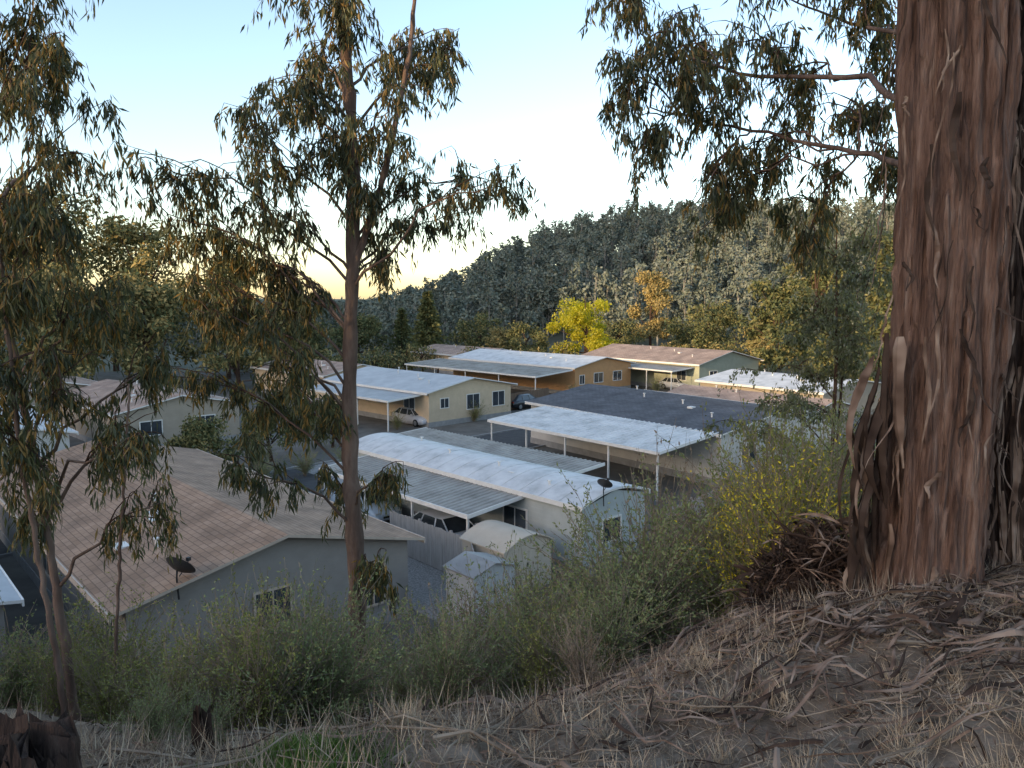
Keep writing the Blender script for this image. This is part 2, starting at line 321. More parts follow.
# ------------------------------------------------------------------ cars
rimm=M('wheel_rim',[(.3,.3,.3),(.4,.4,.4)],metal=.6,rough=.4);tailm=M('tail_light',[(.3,.01,.01),(.4,.02,.02)],rough=.3)
def car(loc,ang,col,name='parked_car'):
    e=empty(name,loc,R(ang))
    pm,nt,bs=newmat('car_paint');bs.inputs['Base Color'].default_value=(*col,1);bs.inputs['Roughness'].default_value=.3;bs.inputs['Coat Weight'].default_value=.6
    mb=MB();S=[(-2.28,.7,.38,.5,.78),(-2.15,.84,.26,.58,.95),(-1.5,.89,.2,.6,1.0),(0,.9,.18,.6,.98),(1.0,.9,.2,.6,.94),(1.8,.87,.22,.55,.84),(2.15,.78,.26,.5,.7),(2.26,.66,.36,.46,.58)]
    V=[]
    for x,hw,zb,zm,zt in S: V+=[(x,-hw*.94,zb),(x,-hw,zm),(x,-hw*.97,zt-.1),(x,-hw*.82,zt),(x,hw*.82,zt),(x,hw*.97,zt-.1),(x,hw,zm),(x,hw*.94,zb)]
    F=[(k*8+q,k*8+(q+1)%8,(k+1)*8+(q+1)%8,(k+1)*8+q) for k in range(len(S)-1) for q in range(8)]
    for o in (0,(len(S)-1)*8): F+=[(o,o+1,o+2,o+3),(o,o+3,o+4,o+7),(o+4,o+5,o+6,o+7)]
    mb.add(V,F);ob=mb.make('body',[pm],e,smooth=True)
    mb=MB()
    B=[(-1.95,.74),(-1.0,.8),(.1,.8),(1.1,.74)];T=[(-1.3,.58),(-.9,.62),(0,.62),(.4,.58)]
    V=[(x,-w,.95) for x,w in B]+[(x,w,.95) for x,w in B]+[(x,-w,1.42) for x,w in T]+[(x,w,1.42) for x,w in T]
    F=[(0,1,9,8),(1,2,10,9),(2,3,11,10),(4,12,13,5),(5,13,14,6),(6,14,15,7),(0,8,12,4),(3,7,15,11)]
    mb.add(V,F);mb.make('window_glass',[glass],e)
    mb=MB();V=[(x,-w-.02,1.41) for x,w in T]+[(x,w+.02,1.41) for x,w in T]+[(x*.95,-w*.8,1.48) for x,w in T]+[(x*.95,w*.8,1.48) for x,w in T]
    mb.add(V,[(8,9,13,12),(9,10,14,13),(10,11,15,14),(0,1,9,8),(1,2,10,9),(2,3,11,10),(4,12,13,5),(5,13,14,6),(6,14,15,7),(0,8,12,4),(3,7,15,11)])
    for s in (-1,1):
        for (b0,t0) in zip(B,T): mb.tube([(b0[0],s*b0[1],.93),(t0[0],s*t0[1],1.43)],.035,5)
        mb.box(.85,1.0,s*.95-.09,s*.95+.09,.95,1.07)
    mb.make('roof_and_pillars',[pm],e,smooth=True)
    mb=MB()
    for x in (-1.4,1.38):
        for s in (-1,1):
            for rr,y0,y1,mi in ((.33,.7,.915,0),(.21,.9,.925,1)):
                n=20;V=[];
                for k in range(n):
                    t=2*math.pi*k/n;V+=[(x+rr*math.cos(t),s*y0,.33+rr*math.sin(t)),(x+rr*math.cos(t),s*y1,.33+rr*math.sin(t)),(x+rr*.05*math.cos(t),s*y1,.33+rr*.05*math.sin(t))]
                F=[];
                for k in range(n):
                    k2=(k+1)%n;F+=[(3*k,3*k2,3*k2+1,3*k+1),(3*k+1,3*k2+1,3*k2+2,3*k+2)]
                mb.add(V,F,mi)
    mb.make('wheels',[blackm,rimm],e)
    mb=MB()
    for s in (-1,1): mb.box(2.08,2.2,s*.6-.14,s*.6+.14,.6,.7,0);mb.box(-2.27,-2.17,s*.62-.12,s*.62+.12,.72,.88,1)
    mb.box(2.2,2.275,-.35,.35,.42,.52,2);mb.box(-2.3,-2.26,-.25,.25,.55,.68,0)
    mb.make('lights_and_plates',[trim,tailm,blackm],e)
car((-2.9,33.6,.02),-48,(.75,.76,.78));car((-7.5,38.4,.02),-48,(.6,.68,.75))
car((1.2,78.5,.01),46,(.02,.022,.025));car((-8.8,68,.01),-45,(.5,.5,.52))
car((20.5,95,.01),-52,(.65,.66,.68));car((-25,48,.01),45,(.7,.7,.72))
# ------------------------------------------------------------------ trees, near
bark=M('smooth_bark',[(.07,.042,.03),(.15,.095,.07),(.24,.165,.125)],scale=3,stretch=(2,2,.4),rough=.85,bump=.8,bscale=12)
twig=farleaf('twig_bark',[(.05,.031,.024),(.11,.072,.054)],4)
L1=leafmat('eucalyptus_leaf_dark',[(.035,.043,.02),(.08,.088,.038)]);L2=leafmat('eucalyptus_leaf_olive',[(.085,.09,.033),(.145,.14,.055)]);L3=leafmat('eucalyptus_leaf_ochre',[(.21,.13,.035),(.33,.2,.055)])
def curve(p0,p1,lift,n=9):
    t=np.linspace(0,1,n)[:,None];p=p0+(p1-p0)*t;p[:,2]+=lift*np.sin(np.pi*t[:,0])
    p[1:-1]+=rng.normal(size=(n-2,3))*.02*np.linalg.norm(p1-p0);return p
def interp_path(P,z):
    return np.array([np.interp(z,P[:,2],P[:,0]),np.interp(z,P[:,2],P[:,1]),z])
def crown(wood,leaf,clusters,trunk,y0,ysp,ntw,nl,L,W,attach=None,dens=1,mats=(0,1,2),probs=(.46,.34,.2),limb=.022,spread=1.3,droop=.3):
    for (cx,cz,rx,rz) in clusters:
        c=np.array([cx,y0+rng.uniform(-ysp,ysp),cz])
        if attach is None:
            dist=abs(cx-np.interp(cz,trunk[:,2],trunk[:,0]))
            a=interp_path(trunk,max(trunk[0,2]+.6,cz-.25-.55*dist))
        else: a=np.array(attach[rng.integers(len(attach))])
        P=curve(a,c,.12*np.linalg.norm(c-a));wood.tube(P,np.linspace(limb,.006,len(P)),5,0)
        k=int(ntw*dens*(.5+1.6*rx*rz))
        subs=[]
        for q in range(5):
            s=P[rng.integers(3,len(P))];v=nrm(rng.normal(size=3))*np.array([rx,rx,rz])*spread*.8;Q=curve(s,c+v,.1,6);wood.tube(Q,np.linspace(.009,.003,6),4,1);subs.append(Q)
        for q in range(k):
            if rng.random()<.25: s=P[rng.integers(len(P)//2,len(P))]
            else: Q0=subs[rng.integers(5)];s=Q0[rng.integers(1,6)]
            v=nrm(rng.normal(size=3))*rng.uniform(.15,.6)*np.array([rx,rx,rz*.5])*spread
            en=s+v;en[2]-=rng.uniform(.05,droop)
            Q=curve(s,en,.1*np.linalg.norm(en-s),5);Q[-1,2]-=.1;Q[-2,2]-=.03
            wood.tube(Q,np.linspace(.004,.002,5),3,1)
            m=int(nl*rng.uniform(.4,1.4));tt=rng.uniform(.1,1,m)**.8*4
            i0=np.minimum(tt.astype(int),3);f=(tt-i0)[:,None]
            B=Q[i0]*(1-f)+Q[i0+1]*f+rng.normal(size=(m,3))*.03
            D=rng.normal(size=(m,3))*.38+np.array([0,0,-1])+.25*nrm(Q[-1]-Q[0])
            leaves(leaf,B,D,L*rng.uniform(.6,1.3,m),W*rng.uniform(.7,1.3,m),rng.choice(mats,m,p=probs))
def fulltree(name,trunks,clusters,y0,ysp,ntw,nl,L,W,barkm=bark,**kw):
    e=empty(name,tuple(trunks[0][0][0]));ox=np.array(trunks[0][0][0],float)
    wood=MB();leaf=MB()
    for P,r0,r1 in trunks:
        P=np.array(P,float);t=np.linspace(0,len(P)-1,60);ii=np.arange(len(P))
        Q=np.stack([np.interp(t,ii,P[:,k]) for k in range(3)],1)
        for k in range(2):
            K=np.ones(5)/5
            for _ in range(3): Q[2:-2,k]=np.convolve(Q[:,k],K,'valid')
        Q[:,:2]+=rng.normal(size=(60,2))*.006
        wood.tube(Q,np.linspace(r0,r1,60)*(1+.09*rng.normal(size=60)),12,0)
    crown(wood,leaf,clusters,np.array(trunks[0][0],float),y0,ysp,ntw,nl,L,W,**kw)
    for m in (wood,leaf): m.V=[v-ox for v in m.V]
    wood.make('trunk_and_branches',[barkm,twig],e,smooth=True);leaf.make('leaves',[L1,L2,L3],e)
T1c=[(-2.1,14.5,.8,.65),(-1.2,14.4,.7,.6),(-2.6,14.1,.6,.45),(-.75,14.1,.4,.6),(-2.35,12.95,.9,.45),(-2.2,13.1,.5,.35),(-3.4,12.95,.65,.5),(-4.05,12.55,.45,.6),(-3.85,11.85,.65,.5),(-2.9,12.05,.5,.55),
 (-.7,12.7,.7,.4),(-.15,12.4,.3,.3),(-1.05,12.1,.6,.4),(-1.45,13.2,.55,.4),(-1.65,11.65,.3,.4),(-4.3,11.3,.25,.45),(-3.15,11,.6,.5),(-3.4,9.9,.55,.5),(-2.75,9.7,.5,.6),(-3.3,8.9,.4,.5),(-2.5,8.4,.4,.5),(-1.65,7.75,.25,.3),(-1.4,8.9,.2,.25),
 (-2.2,15.6,.9,.6),(-1.2,15.8,.7,.6),(-3.2,13.7,.4,.3),(-2.4,13.6,.6,.4),(-3.7,10.6,.5,.5),(-2.9,11.4,.5,.4),(-1.7,12.4,.4,.5),(-4.0,10.9,.5,.5),(-4.4,12.1,.4,.5),(-3.0,10.3,.5,.4),(-4.1,10.0,.4,.4),(-3.5,11.6,.5,.5)]
fulltree('eucalyptus_tree',[([(-2.05,10,4.6),(-2.1,10,7.4),(-2.15,10,9.5),(-2.05,10,11.5),(-2.0,10,13),(-2.15,10,15),(-2.1,10,18.5)],.13,.05),
   ([(-2.1,10,11.2),(-1.6,9.9,12.6),(-1.25,9.8,14),(-1.0,9.8,16.5)],.05,.02)],T1c,10,1.0,38,25,.15,.026)
T2c=[(-4.7,13.5,.6,.5),(-4.2,13.3,.35,.6),(-4.4,12.5,.5,.6),(-4.8,12,.5,.6),(-4.05,11.8,.35,.5),(-4.5,11.2,.5,.5),(-3.95,11,.3,.4),(-4.7,10.4,.6,.4),(-4.1,10.2,.45,.45),(-3.6,10.3,.28,.35),(-4.5,9.7,.45,.35),(-3.9,9.6,.35,.35),(-3.4,9.8,.22,.4),(-3.5,9.0,.22,.4),(-4.8,8.9,.3,.4),(-5,13.9,.6,.5),(-4.3,14.2,.5,.5),(-5.1,11.2,.4,.6),(-4.4,13.0,.4,.5),(-4.5,11.8,.4,.5),(-4.2,10.8,.4,.4),(-4.9,9.7,.4,.4)]
fulltree('eucalyptus_tree',[([(-4.4,7.5,5.0),(-4.55,7.5,7.5),(-4.65,7.5,8.7),(-4.9,7.5,10.7),(-5.0,7.5,12.5),(-4.9,7.5,16)],.05,.02),
   ([(-4.2,7.1,5.0),(-4.4,7.1,7.6),(-4.62,7.1,9.6),(-4.75,7.2,12)],.035,.015),([(-4.05,7.4,5.0),(-4.0,7.4,7.4),(-3.85,7.4,8.85),(-3.7,7.4,10.2)],.022,.01)],T2c,7.5,.7,42,25,.13,.022)
T3c=[(1.2,13.2,.3,.5),(1.5,13.6,.5,.5),(2,13.9,.6,.4),(1.4,12.65,.3,.35),(2.1,13,.5,.4),(2,12.2,.4,.45),(2.6,13.6,.6,.5),(2.7,12.65,.5,.3),(2.5,12,.4,.45),(2.95,11.6,.25,.3),(3.4,13.9,.5,.5),(3.5,12.9,.5,.3),(3.8,13.6,.4,.5),(2.2,11.8,.12,.3),(3.4,12.1,.45,.3),(3.9,12.4,.3,.3),(2.5,14.6,.9,.5),(3.5,14.7,.7,.5),(1.3,14.3,.4,.4),(1.7,13.1,.4,.4),(3.0,13.2,.5,.4)]
bigbark=M('peeling_bark',[(.035,.019,.013),(.13,.072,.05),(.22,.13,.093),(.33,.23,.175)],scale=3.2,stretch=(5,5,.4),rough=.9,bump=1,bscale=9,dist=.05,detail=10)
bigbark_d=M('peeling_bark_dark',[(.018,.011,.009),(.05,.031,.024),(.09,.06,.047)],scale=3.2,stretch=(4,4,.35),rough=.9,bump=1,bscale=9,dist=.04)
strip_m=farleaf('bark_strip',[(.1,.062,.044),(.22,.145,.105),(.36,.265,.2)],6)
strip_d=farleaf('bark_strip_dark',[(.035,.023,.018),(.09,.06,.045)],6)
def vnoise(nu,nv,u,v,r):
    g=r.normal(size=(nu,nv));u=u%nu;u0=u.astype(int)%nu;v0=np.clip(v.astype(int),0,nv-2);fu=u-np.floor(u);fv=np.clip(v-v0,0,1)
    fu=fu*fu*(3-2*fu);fv=fv*fv*(3-2*fv);u1=(u0+1)%nu
    return (g[u0,v0]*(1-fu)+g[u1,v0]*fu)*(1-fv)+(g[u0,v0+1]*(1-fu)+g[u1,v0+1]*fu)*fv
be=empty('large_eucalyptus_tree',(3.0,5.4,8.5));bo=np.array([3.0,5.4,8.5])
def bigtrunk(cx,cy,r0,zb,zt,lean,mbx,flare=.2,mi=0):
    nt_,nz=260,300;th=np.linspace(0,2*np.pi,nt_,endpoint=False);zz=np.linspace(zb,zt,nz);T,Zz=np.meshgrid(th,zz)
    u=T/(2*np.pi);h=(Zz-zb)
    tw=u+.012*h+.004*np.sin(h*2.3)
    r=r0*(1-.012*h)+flare*np.exp(-h/.45)*(1+.5*np.sin(5*T+1))
    r+=.025*vnoise(9,6,tw*9,h*.5,rng)+.022*vnoise(26,14,tw*26,h*1.2,rng)
    n3=vnoise(60,30,tw*60,h*2.4,rng);r+=.018*np.tanh(n3*4)+.007*vnoise(110,100,tw*110,h*9,rng)
    Xx=cx+lean*h+r*np.cos(T)+.04*np.sin(h*.8);Yy=cy+r*np.sin(T)
    i=np.arange(nz-1)[:,None];j=np.arange(nt_)[None];j2=(j+1)%nt_
    mbx.add(np.stack([Xx,Yy,Zz],-1)-bo,np.stack([i*nt_+j,i*nt_+j2,(i+1)*nt_+j2,(i+1)*nt_+j],-1).reshape(-1,4),mi)
mb=MB();bigtrunk(2.97,5.4,.345,8.2,17,.012,mb);bigtrunk(3.95,6.2,.34,8.2,17,.02,mb,.15,1);mb.make('trunk',[bigbark,bigbark_d],be,smooth=False)
def ribbon(mbx,P,W,side,mi):
    P=np.asarray(P);k=len(P);side=nrm(side);Wd=(W*np.interp(np.linspace(0,1,k),[0,.15,.6,1],[.5,1,.8,.15])*(1+.15*rng.normal(size=k)))[:,None]
    T=nrm(np.gradient(P,axis=0));Nn=np.cross(T,side)
    a=P-side*Wd/2;b_=P+side*Wd/2;mid=P+Nn*Wd*.25
    V=np.concatenate([a,mid,b_]);ii=np.arange(k-1)
    mbx.add(V,np.concatenate([np.stack([ii,k+ii,k+ii+1,ii+1],1),np.stack([k+ii,2*k+ii,2*k+ii+1,k+ii+1],1)]),mi)
mb=MB()
for q in range(420):
    second=q>90
    th=rng.uniform(math.pi*.75,math.pi*1.95) if not second else rng.uniform(math.pi*.9,math.pi*1.7);cx,cy,r0=((3.95,6.2,.36) if second else (3.0,5.4,.385))
    z=rng.uniform(9.0,14.5);Ln=rng.uniform(.3,1.9)*(1.0 if second else .5);out=rng.uniform(.02,.12) if rng.random()<.85 else rng.uniform(.2,.5)
    t=np.linspace(0,1,14);rr=r0+.01+out*t**2.2+rng.normal(size=14)*.006;thh=th+rng.uniform(-.25,.25)*t+.05*np.sin(t*7+q)
    z1=z-Ln*t;z1=np.maximum(z1,8.75)
    P=np.stack([cx+rr*np.cos(thh),cy+rr*np.sin(thh),z1],1)-bo
    ribbon(mb,P,rng.uniform(.008,.05),np.array([-math.sin(th),math.cos(th),.1]),int(rng.random()<(.6 if second else .45)))
for q in range(24):
    th=math.pi+rng.uniform(-.35,.5);z=rng.uniform(9.2,10.9);t=np.linspace(0,1,12);Ln=rng.uniform(.5,1.2)
    rr=.40+.03+rng.uniform(.03,.2)*np.sin(t*math.pi*.8)**1.5
    P=np.stack([3.0+rr*np.cos(th+.2*t),5.4+rr*np.sin(th+.2*t),z-Ln*t],1)-bo
    ribbon(mb,P,rng.uniform(.05,.14),np.array([-math.sin(th),math.cos(th),.1]),int(rng.random()<.5))
mb.make('peeling_bark_strips',[strip_m,strip_d],be)
wood=MB();leaf=MB()
limbs=[[(3.0,5.6,12.2),(3.0,6.8,12.9),(2.6,8,13.2),(1.9,8.6,13.6),(1.4,8.8,13.9)],[(3.0,5.6,11.9),(3.2,7,12.3),(2.9,8,12.6),(2.2,8.5,12.9),(1.5,8.7,13.1)],[(3.1,5.6,12.6),(3.5,7,13.3),(3.4,8.2,13.8),(3,8.8,14.3)]]
att=[]
for Lm in limbs:
    P=np.array(Lm);t=np.linspace(0,len(P)-1,18);P=np.stack([np.interp(t,np.arange(len(Lm)),P[:,k]) for k in range(3)],1);P[1:]+=rng.normal(size=(17,3))*.012;wood.tube(P,np.linspace(.03,.008,len(P)),8,0);att+=list(P[4:])
for c in T3c:
    best=sorted(att,key=lambda p:(p[0]-c[0])**2+(p[2]-c[1]+.3)**2)[:3]
    crown(wood,leaf,[c],None,8.6,.8,42,25,.13,.022,attach=best,limb=.012)
for m in (wood,leaf): m.V=[v-bo for v in m.V]
wood.make('branches',[bark,twig],be,smooth=True);leaf.make('leaves',[L1,L2,L3],be)
LG1=leafmat('small_leaf_green',[(.11,.12,.05),(.2,.21,.09)]);LG2=leafmat('small_leaf_grey',[(.15,.155,.095),(.23,.23,.15)])
T4c=[(5.4,11.7,.6,.5),(5.9,11,.6,.6),(5.1,10.7,.55,.55),(5.7,9.8,.7,.5),(4.9,9.9,.6,.4),(5.2,12.1,.4,.4),(4.3,9.3,.6,.35),(5.9,12,.5,.4),(5.4,9.1,.7,.4),(3.9,8.9,.5,.3),(5.5,10.4,.6,.5),(5.6,11.4,.5,.5)]
def tree4():
    e=empty('young_tree',(5.6,13,5));wood=MB();leaf=MB();tr=np.array([(5.6,13,4.6),(5.5,13,8),(5.5,13,10),(5.4,13,12.2)],float)
    wood.tube(tr,[.05,.04,.03,.01],8,0)
    wood.tube(tr+np.array([.25,.3,0])*np.array([[0],[.5],[1],[2]]),[.04,.03,.02,.008],8,0)
    crown(wood,leaf,T4c,tr,13,.9,56,32,.06,.03,mats=(0,1,1),probs=(.6,.2,.2),limb=.015,droop=.1,spread=1.5)
    for m in (wood,leaf): m.V=[v-np.array([5.6,13,5]) for v in m.V]
    wood.make('trunk_and_branches',[twig,twig],e);leaf.make('leaves',[LG1,LG2],e)
tree4()
# ------------------------------------------------------------------ shrubs
SG=farleaf('shrub_leaf_grey_green',[(.16,.19,.075),(.27,.3,.14)],3);SO=farleaf('shrub_leaf_olive',[(.17,.185,.05),(.3,.305,.095)],3)
SY=farleaf('broom_flower_yellow',[(.6,.46,.035),(.75,.6,.06)],3);SD=farleaf('dry_stem',[(.19,.14,.1),(.34,.27,.2)],5)
def shrubmesh(kind):
    mb=MB();n={'brush':44,'broom':52,'dry':46,'flower':54}[kind]
    for q in range(n):
        a=rng.uniform(0,2*np.pi);sp=rng.uniform(.05,.55)*(.9 if kind!='brush' else 1.1);h=rng.uniform(.45,1.0)
        t=np.linspace(0,1,6)[:,None];d=np.array([math.cos(a)*sp,math.sin(a)*sp,h])
        P=d*t;P[:,:2]*=(t**1.2);P+=np.cumsum(rng.normal(size=(6,3))*.018,axis=0);mb.tube(P,np.linspace(.005,.0015,6),3,1)
        for w_ in range(8 if kind!='brush' else 11):
            k=rng.integers(1,5);f=rng.random();s=P[k]*(1-f)+P[k+1]*f
            e2=s+nrm(d+rng.normal(size=3)*.35)*rng.uniform(.12,.32)
            Q=np.stack([s,(s+e2)/2+rng.normal(size=3)*.01,e2]);mb.tube(Q,[.002,.0016,.001],3,1)
            if kind=='dry': m=4
            else: m=15 if kind=='brush' else 11
            tt=rng.random(m)[:,None];B=s+(e2-s)*tt+rng.normal(size=(m,3))*.01
            D=nrm(e2-s)+rng.normal(size=(m,3))*.8
            mi=np.where((rng.random(m)<(.0 if kind!='flower' else .36))&(B[:,2]>.45),2,0)
            leaves(mb,B,D,rng.uniform(.014,.034,m)*(1.15 if kind=='flower' else 1),.011,mi)
    return mb
SM={}
for kind,lm in (('brush',SG),('broom',SO),('dry',SD),('flower',SO)):
    for v in range(2):
        mb=shrubmesh(kind);o=mb.make('shrub',[lm,SD,SY]);SM[(kind,v)]=o.data;bpy.data.objects.remove(o)
def shrub(x,y,h,kind,wd=1.0):
    nm={'brush':'coyote_brush_shrub','broom':'broom_shrub','dry':'dry_shrub','flower':'flowering_broom_shrub'}[kind]
    o=bpy.data.objects.new(nm,SM[(kind,rng.integers(2))]);scene.collection.objects.link(o)
    o.location=(x,y,float(H(x,y))-.05);o.rotation_euler=(rng.uniform(-.12,.12),rng.uniform(-.12,.12),rng.uniform(0,6.28));o.scale=(h*wd,h*wd,h)
for q in range(150):
    d=rng.uniform(.7,10);x=rng.uniform(-8,9)
    yc=float(YC(x));y=yc+d;az=x/y
    base=np.interp(d,[.7,1.6,3,6,11],[.5,.85,1.35,1.85,2.2]);f=np.interp(az,[-.8,-.45,-.3,-.1,.05,.2,.35,.5],[.8,.9,1.1,1.0,1.15,1.65,1.85,1.6])
    h=base*f*rng.uniform(.6,1.1);kind=rng.choice(['brush','broom','dry'],p=[.45,.35,.2]);shrub(x,y,h,kind,rng.uniform(.8,1.2) if h<2 else rng.uniform(.6,.9))
for (x,y,h) in [(2.3,7.4,1.4),(2.7,7.9,1.6),(3.1,8.3,1.6),(2.6,7.1,1.5),(3.3,8.6,1.8),(3.5,9.2,1.8),(2.9,7.3,1.6)]: shrub(x,y,h,'flower')
for (x,y,h) in [(1.2,7.5,1.7),(.7,7.0,1.2),(1.5,8.5,2.2)]: shrub(x,y,h,'brush')
for (x,y,h) in [(-4,70,1.4),(-2.5,71.5,1.2),(-1,73,1.3),(-9.8,65,1.5),(7,87,1.5),(9,33,1.6),(12,37,2),(8,30,1.6),(6.5,28,1.8),(9.5,27,2),(15,36,2),(18,41,2.2),(22,44,2.4),(-3.5,69.5,1.8),(17,90,2),(11,33,2.2),(14,38,2.4),(16,44,2.6),(19,46,2.8),(-15,45,1.8),(-13,47.5,1.6),(-17,50,2),(-11,50,1.5)]:
    shrub(x,y,h,'broom' if y>60 else 'brush',1.3)
# ------------------------------------------------------------------ foreground litter
straw=farleaf('dry_grass_blade',[(.33,.24,.155),(.5,.385,.265),(.6,.485,.35)],6);straw2=farleaf('grey_grass_blade',[(.2,.15,.11),(.34,.26,.195)],6);gg=leafmat('green_grass_blade',[(.08,.14,.03),(.15,.22,.05)])
def scatter(n,x0,x1,y0,y1):
    x=rng.uniform(x0,x1,n);y=rng.uniform(y0,y1,n)
    return np.stack([x,y,H(x,y)],1)
mb=MB();n=160000
x=rng.uniform(-3.4,6,n);y=rng.uniform(1.3,8.5,n);keep=(y<YC(x)+1.0)&(np.abs(x)<y*.75+.6)
x,y=x[keep],y[keep];cl=np.sin(3.1*x+1.7*y)+np.sin(5.3*y-2.9*x)+rng.normal(size=len(x))*.9;k2=cl>-1.2;x,y=x[k2],y[k2]
P=np.stack([x,y,H(x,y)-.005],1);n=len(P)
D=rng.normal(size=(n,3))*np.array([.9,.9,.25])+np.array([0,0,.35]);D[:,2]=np.abs(D[:,2])
leaves(mb,P,D,rng.uniform(.03,.14,n),rng.uniform(.002,.005,n),rng.choice([0,1],n,p=[.5,.5]))
n=6000;x=rng.uniform(-3.2,5,n);y=YC(x)+rng.uniform(-.9,.9,n);leaves(mb,np.stack([x,y,H(x,y)-.01],1),rng.normal(size=(n,3))*.45+np.array([0,0,1]),rng.uniform(.1,.3,n),.005,rng.choice([0,1],n))
for q in range(300):
    x0,y0=rng.uniform(-2.6,4.5),rng.uniform(2.0,6.0)
    if y0>YC(x0)+.5: continue
    n=60;px=x0+rng.normal(size=n)*.035;py=y0+rng.normal(size=n)*.035
    leaves(mb,np.stack([px,py,H(px,py)-.01],1),rng.normal(size=(n,3))*.5+np.array([0,0,.8]),rng.uniform(.06,.2,n),.004,0)
mb.make('dry_grass',[straw,straw2])
mb=MB();n=2600;a=rng.normal(size=(n,2))*np.array([.18,.13])+np.array([-.95,3.25]);P=np.stack([a[:,0],a[:,1],H(a[:,0],a[:,1])-.01],1)
leaves(mb,P,rng.normal(size=(n,3))*.4+np.array([0,0,1]),rng.uniform(.04,.11,n),.007,0);mb.make('green_grass',[gg])
mb=MB()
def gstrip(x,y,L,W,ang,hh,mi):
    t=np.linspace(-.5,.5,9);px=x+L*t*math.cos(ang);py=y+L*t*math.sin(ang)+.06*L*np.sin(t*5+x*9)
    pz=H(px,py)+hh+.02+.04*np.sin(t*6+y*7)*min(L,1);ribbon(mb,np.stack([px,py,pz],1),W,np.array([-math.sin(ang),math.cos(ang),rng.normal()*.5]),mi)
for q in range(1600):
    rr=abs(rng.normal())*1.2+.2;a=rng.uniform(0,6.28);x=2.3+rr*math.cos(a)*1.35;y=4.7+rr*math.sin(a)
    if y<2: continue
    big=rng.random()<.13
    gstrip(x,y,rng.uniform(.1,.6)*(2.0 if big else .8),rng.uniform(.005,.026)*(2.0 if big else 1),rng.normal()*.8+.5,rng.uniform(0,.1),int(rng.random()<.35))
for q in range(600):
    x=rng.uniform(-3,5);y=rng.uniform(1.8,5.5);gstrip(x,y,rng.uniform(.05,.3),rng.uniform(.005,.018),rng.uniform(0,3.14),.01,int(rng.random()<.4))
mb.make('fallen_bark_litter',[strip_m,strip_d])
mb=MB()
for q in range(300):
    x=rng.uniform(-2.5,5);y=rng.uniform(1.8,6.5);L=rng.uniform(.2,1.3);a=rng.uniform(-.6,1.4);t=np.linspace(0,1,6)
    px=x+L*t*math.cos(a)+rng.normal(size=6)*.02;py=y+L*t*math.sin(a)+rng.normal(size=6)*.02
    mb.tube(np.stack([px,py,H(px,py)+.03+rng.uniform(0,.05)],1),np.linspace(rng.uniform(.003,.012),.002,6),5)
mb.make('fallen_twigs',[SD])
mb=MB();P=scatter(11000,-3,6,1.5,8);P[:,2]+=.012;D=rng.normal(size=(11000,3))*np.array([1,1,.25]);leaves(mb,P,D,rng.uniform(.04,.11,11000),.014,rng.choice([0,1,2],11000))
mb.make('fallen_leaves',[strip_m,straw2,strip_d])
mb=MB()
for q in range(620):
    v=rng.normal(size=3);v=v/np.linalg.norm(v)*rng.uniform(.2,1)**.5;x=2.55+.6*v[0];y=6.3+.5*v[1];z=8.45+.8*abs(v[2])*(1-.3*abs(v[0]))+.2*v[0]
    d=nrm(rng.normal(size=3)*np.array([1,1,.55])+np.array([0,0,-.3]));L=rng.uniform(.15,.6);t=np.linspace(-.5,.5,7)[:,None]
    P=np.array([x,y,z])+d*t*L+np.array([0,0,-.5])*t*t*L;ribbon(mb,P,rng.uniform(.01,.05),rng.normal(size=3),int(rng.random()<.5))
n=1500;v=rng.normal(size=(n,3));v=nrm(v);P=np.stack([2.55+.5*v[:,0],6.3+.4*v[:,1],8.4+.6*np.abs(v[:,2])],1);leaves(mb,P,rng.normal(size=(n,3)),.16,.02,1)
mb.make('bark_pile',[strip_m,strip_d])
def stump(name,x,y,r,h,mat):
    mb=MB();nt_,nz=48,14;th=np.linspace(0,2*np.pi,nt_,endpoint=False);V=[];z0=float(H(x,y))-.1
    for k in range(nz+2):
        f=min(1,k/(nz-1));rr=r*(1.25-.35*f)*(1+.12*np.sin(5*th+1)+.05*rng.normal(size=nt_))
        if k>=nz: rr=rr*(.6 if k==nz else .02)
        V.append(np.stack([rr*np.cos(th),rr*np.sin(th),z0+(h+.1)*f+.05*f*np.sin(3*th)+.03*rng.normal(size=nt_)*f],1)+np.array([x,y,0]))
    i=np.arange(nz+1)[:,None];j=np.arange(nt_)[None];j2=(j+1)%nt_
    mb.add(np.concatenate(V),np.stack([i*nt_+j,i*nt_+j2,(i+1)*nt_+j2,(i+1)*nt_+j],-1).reshape(-1,4));mb.make(name,[mat])
stump('tree_stump',-1.76,2.65,.15,.38,bigbark_d);stump('tree_stump',-1.6,3.75,.05,.25,strip_d)
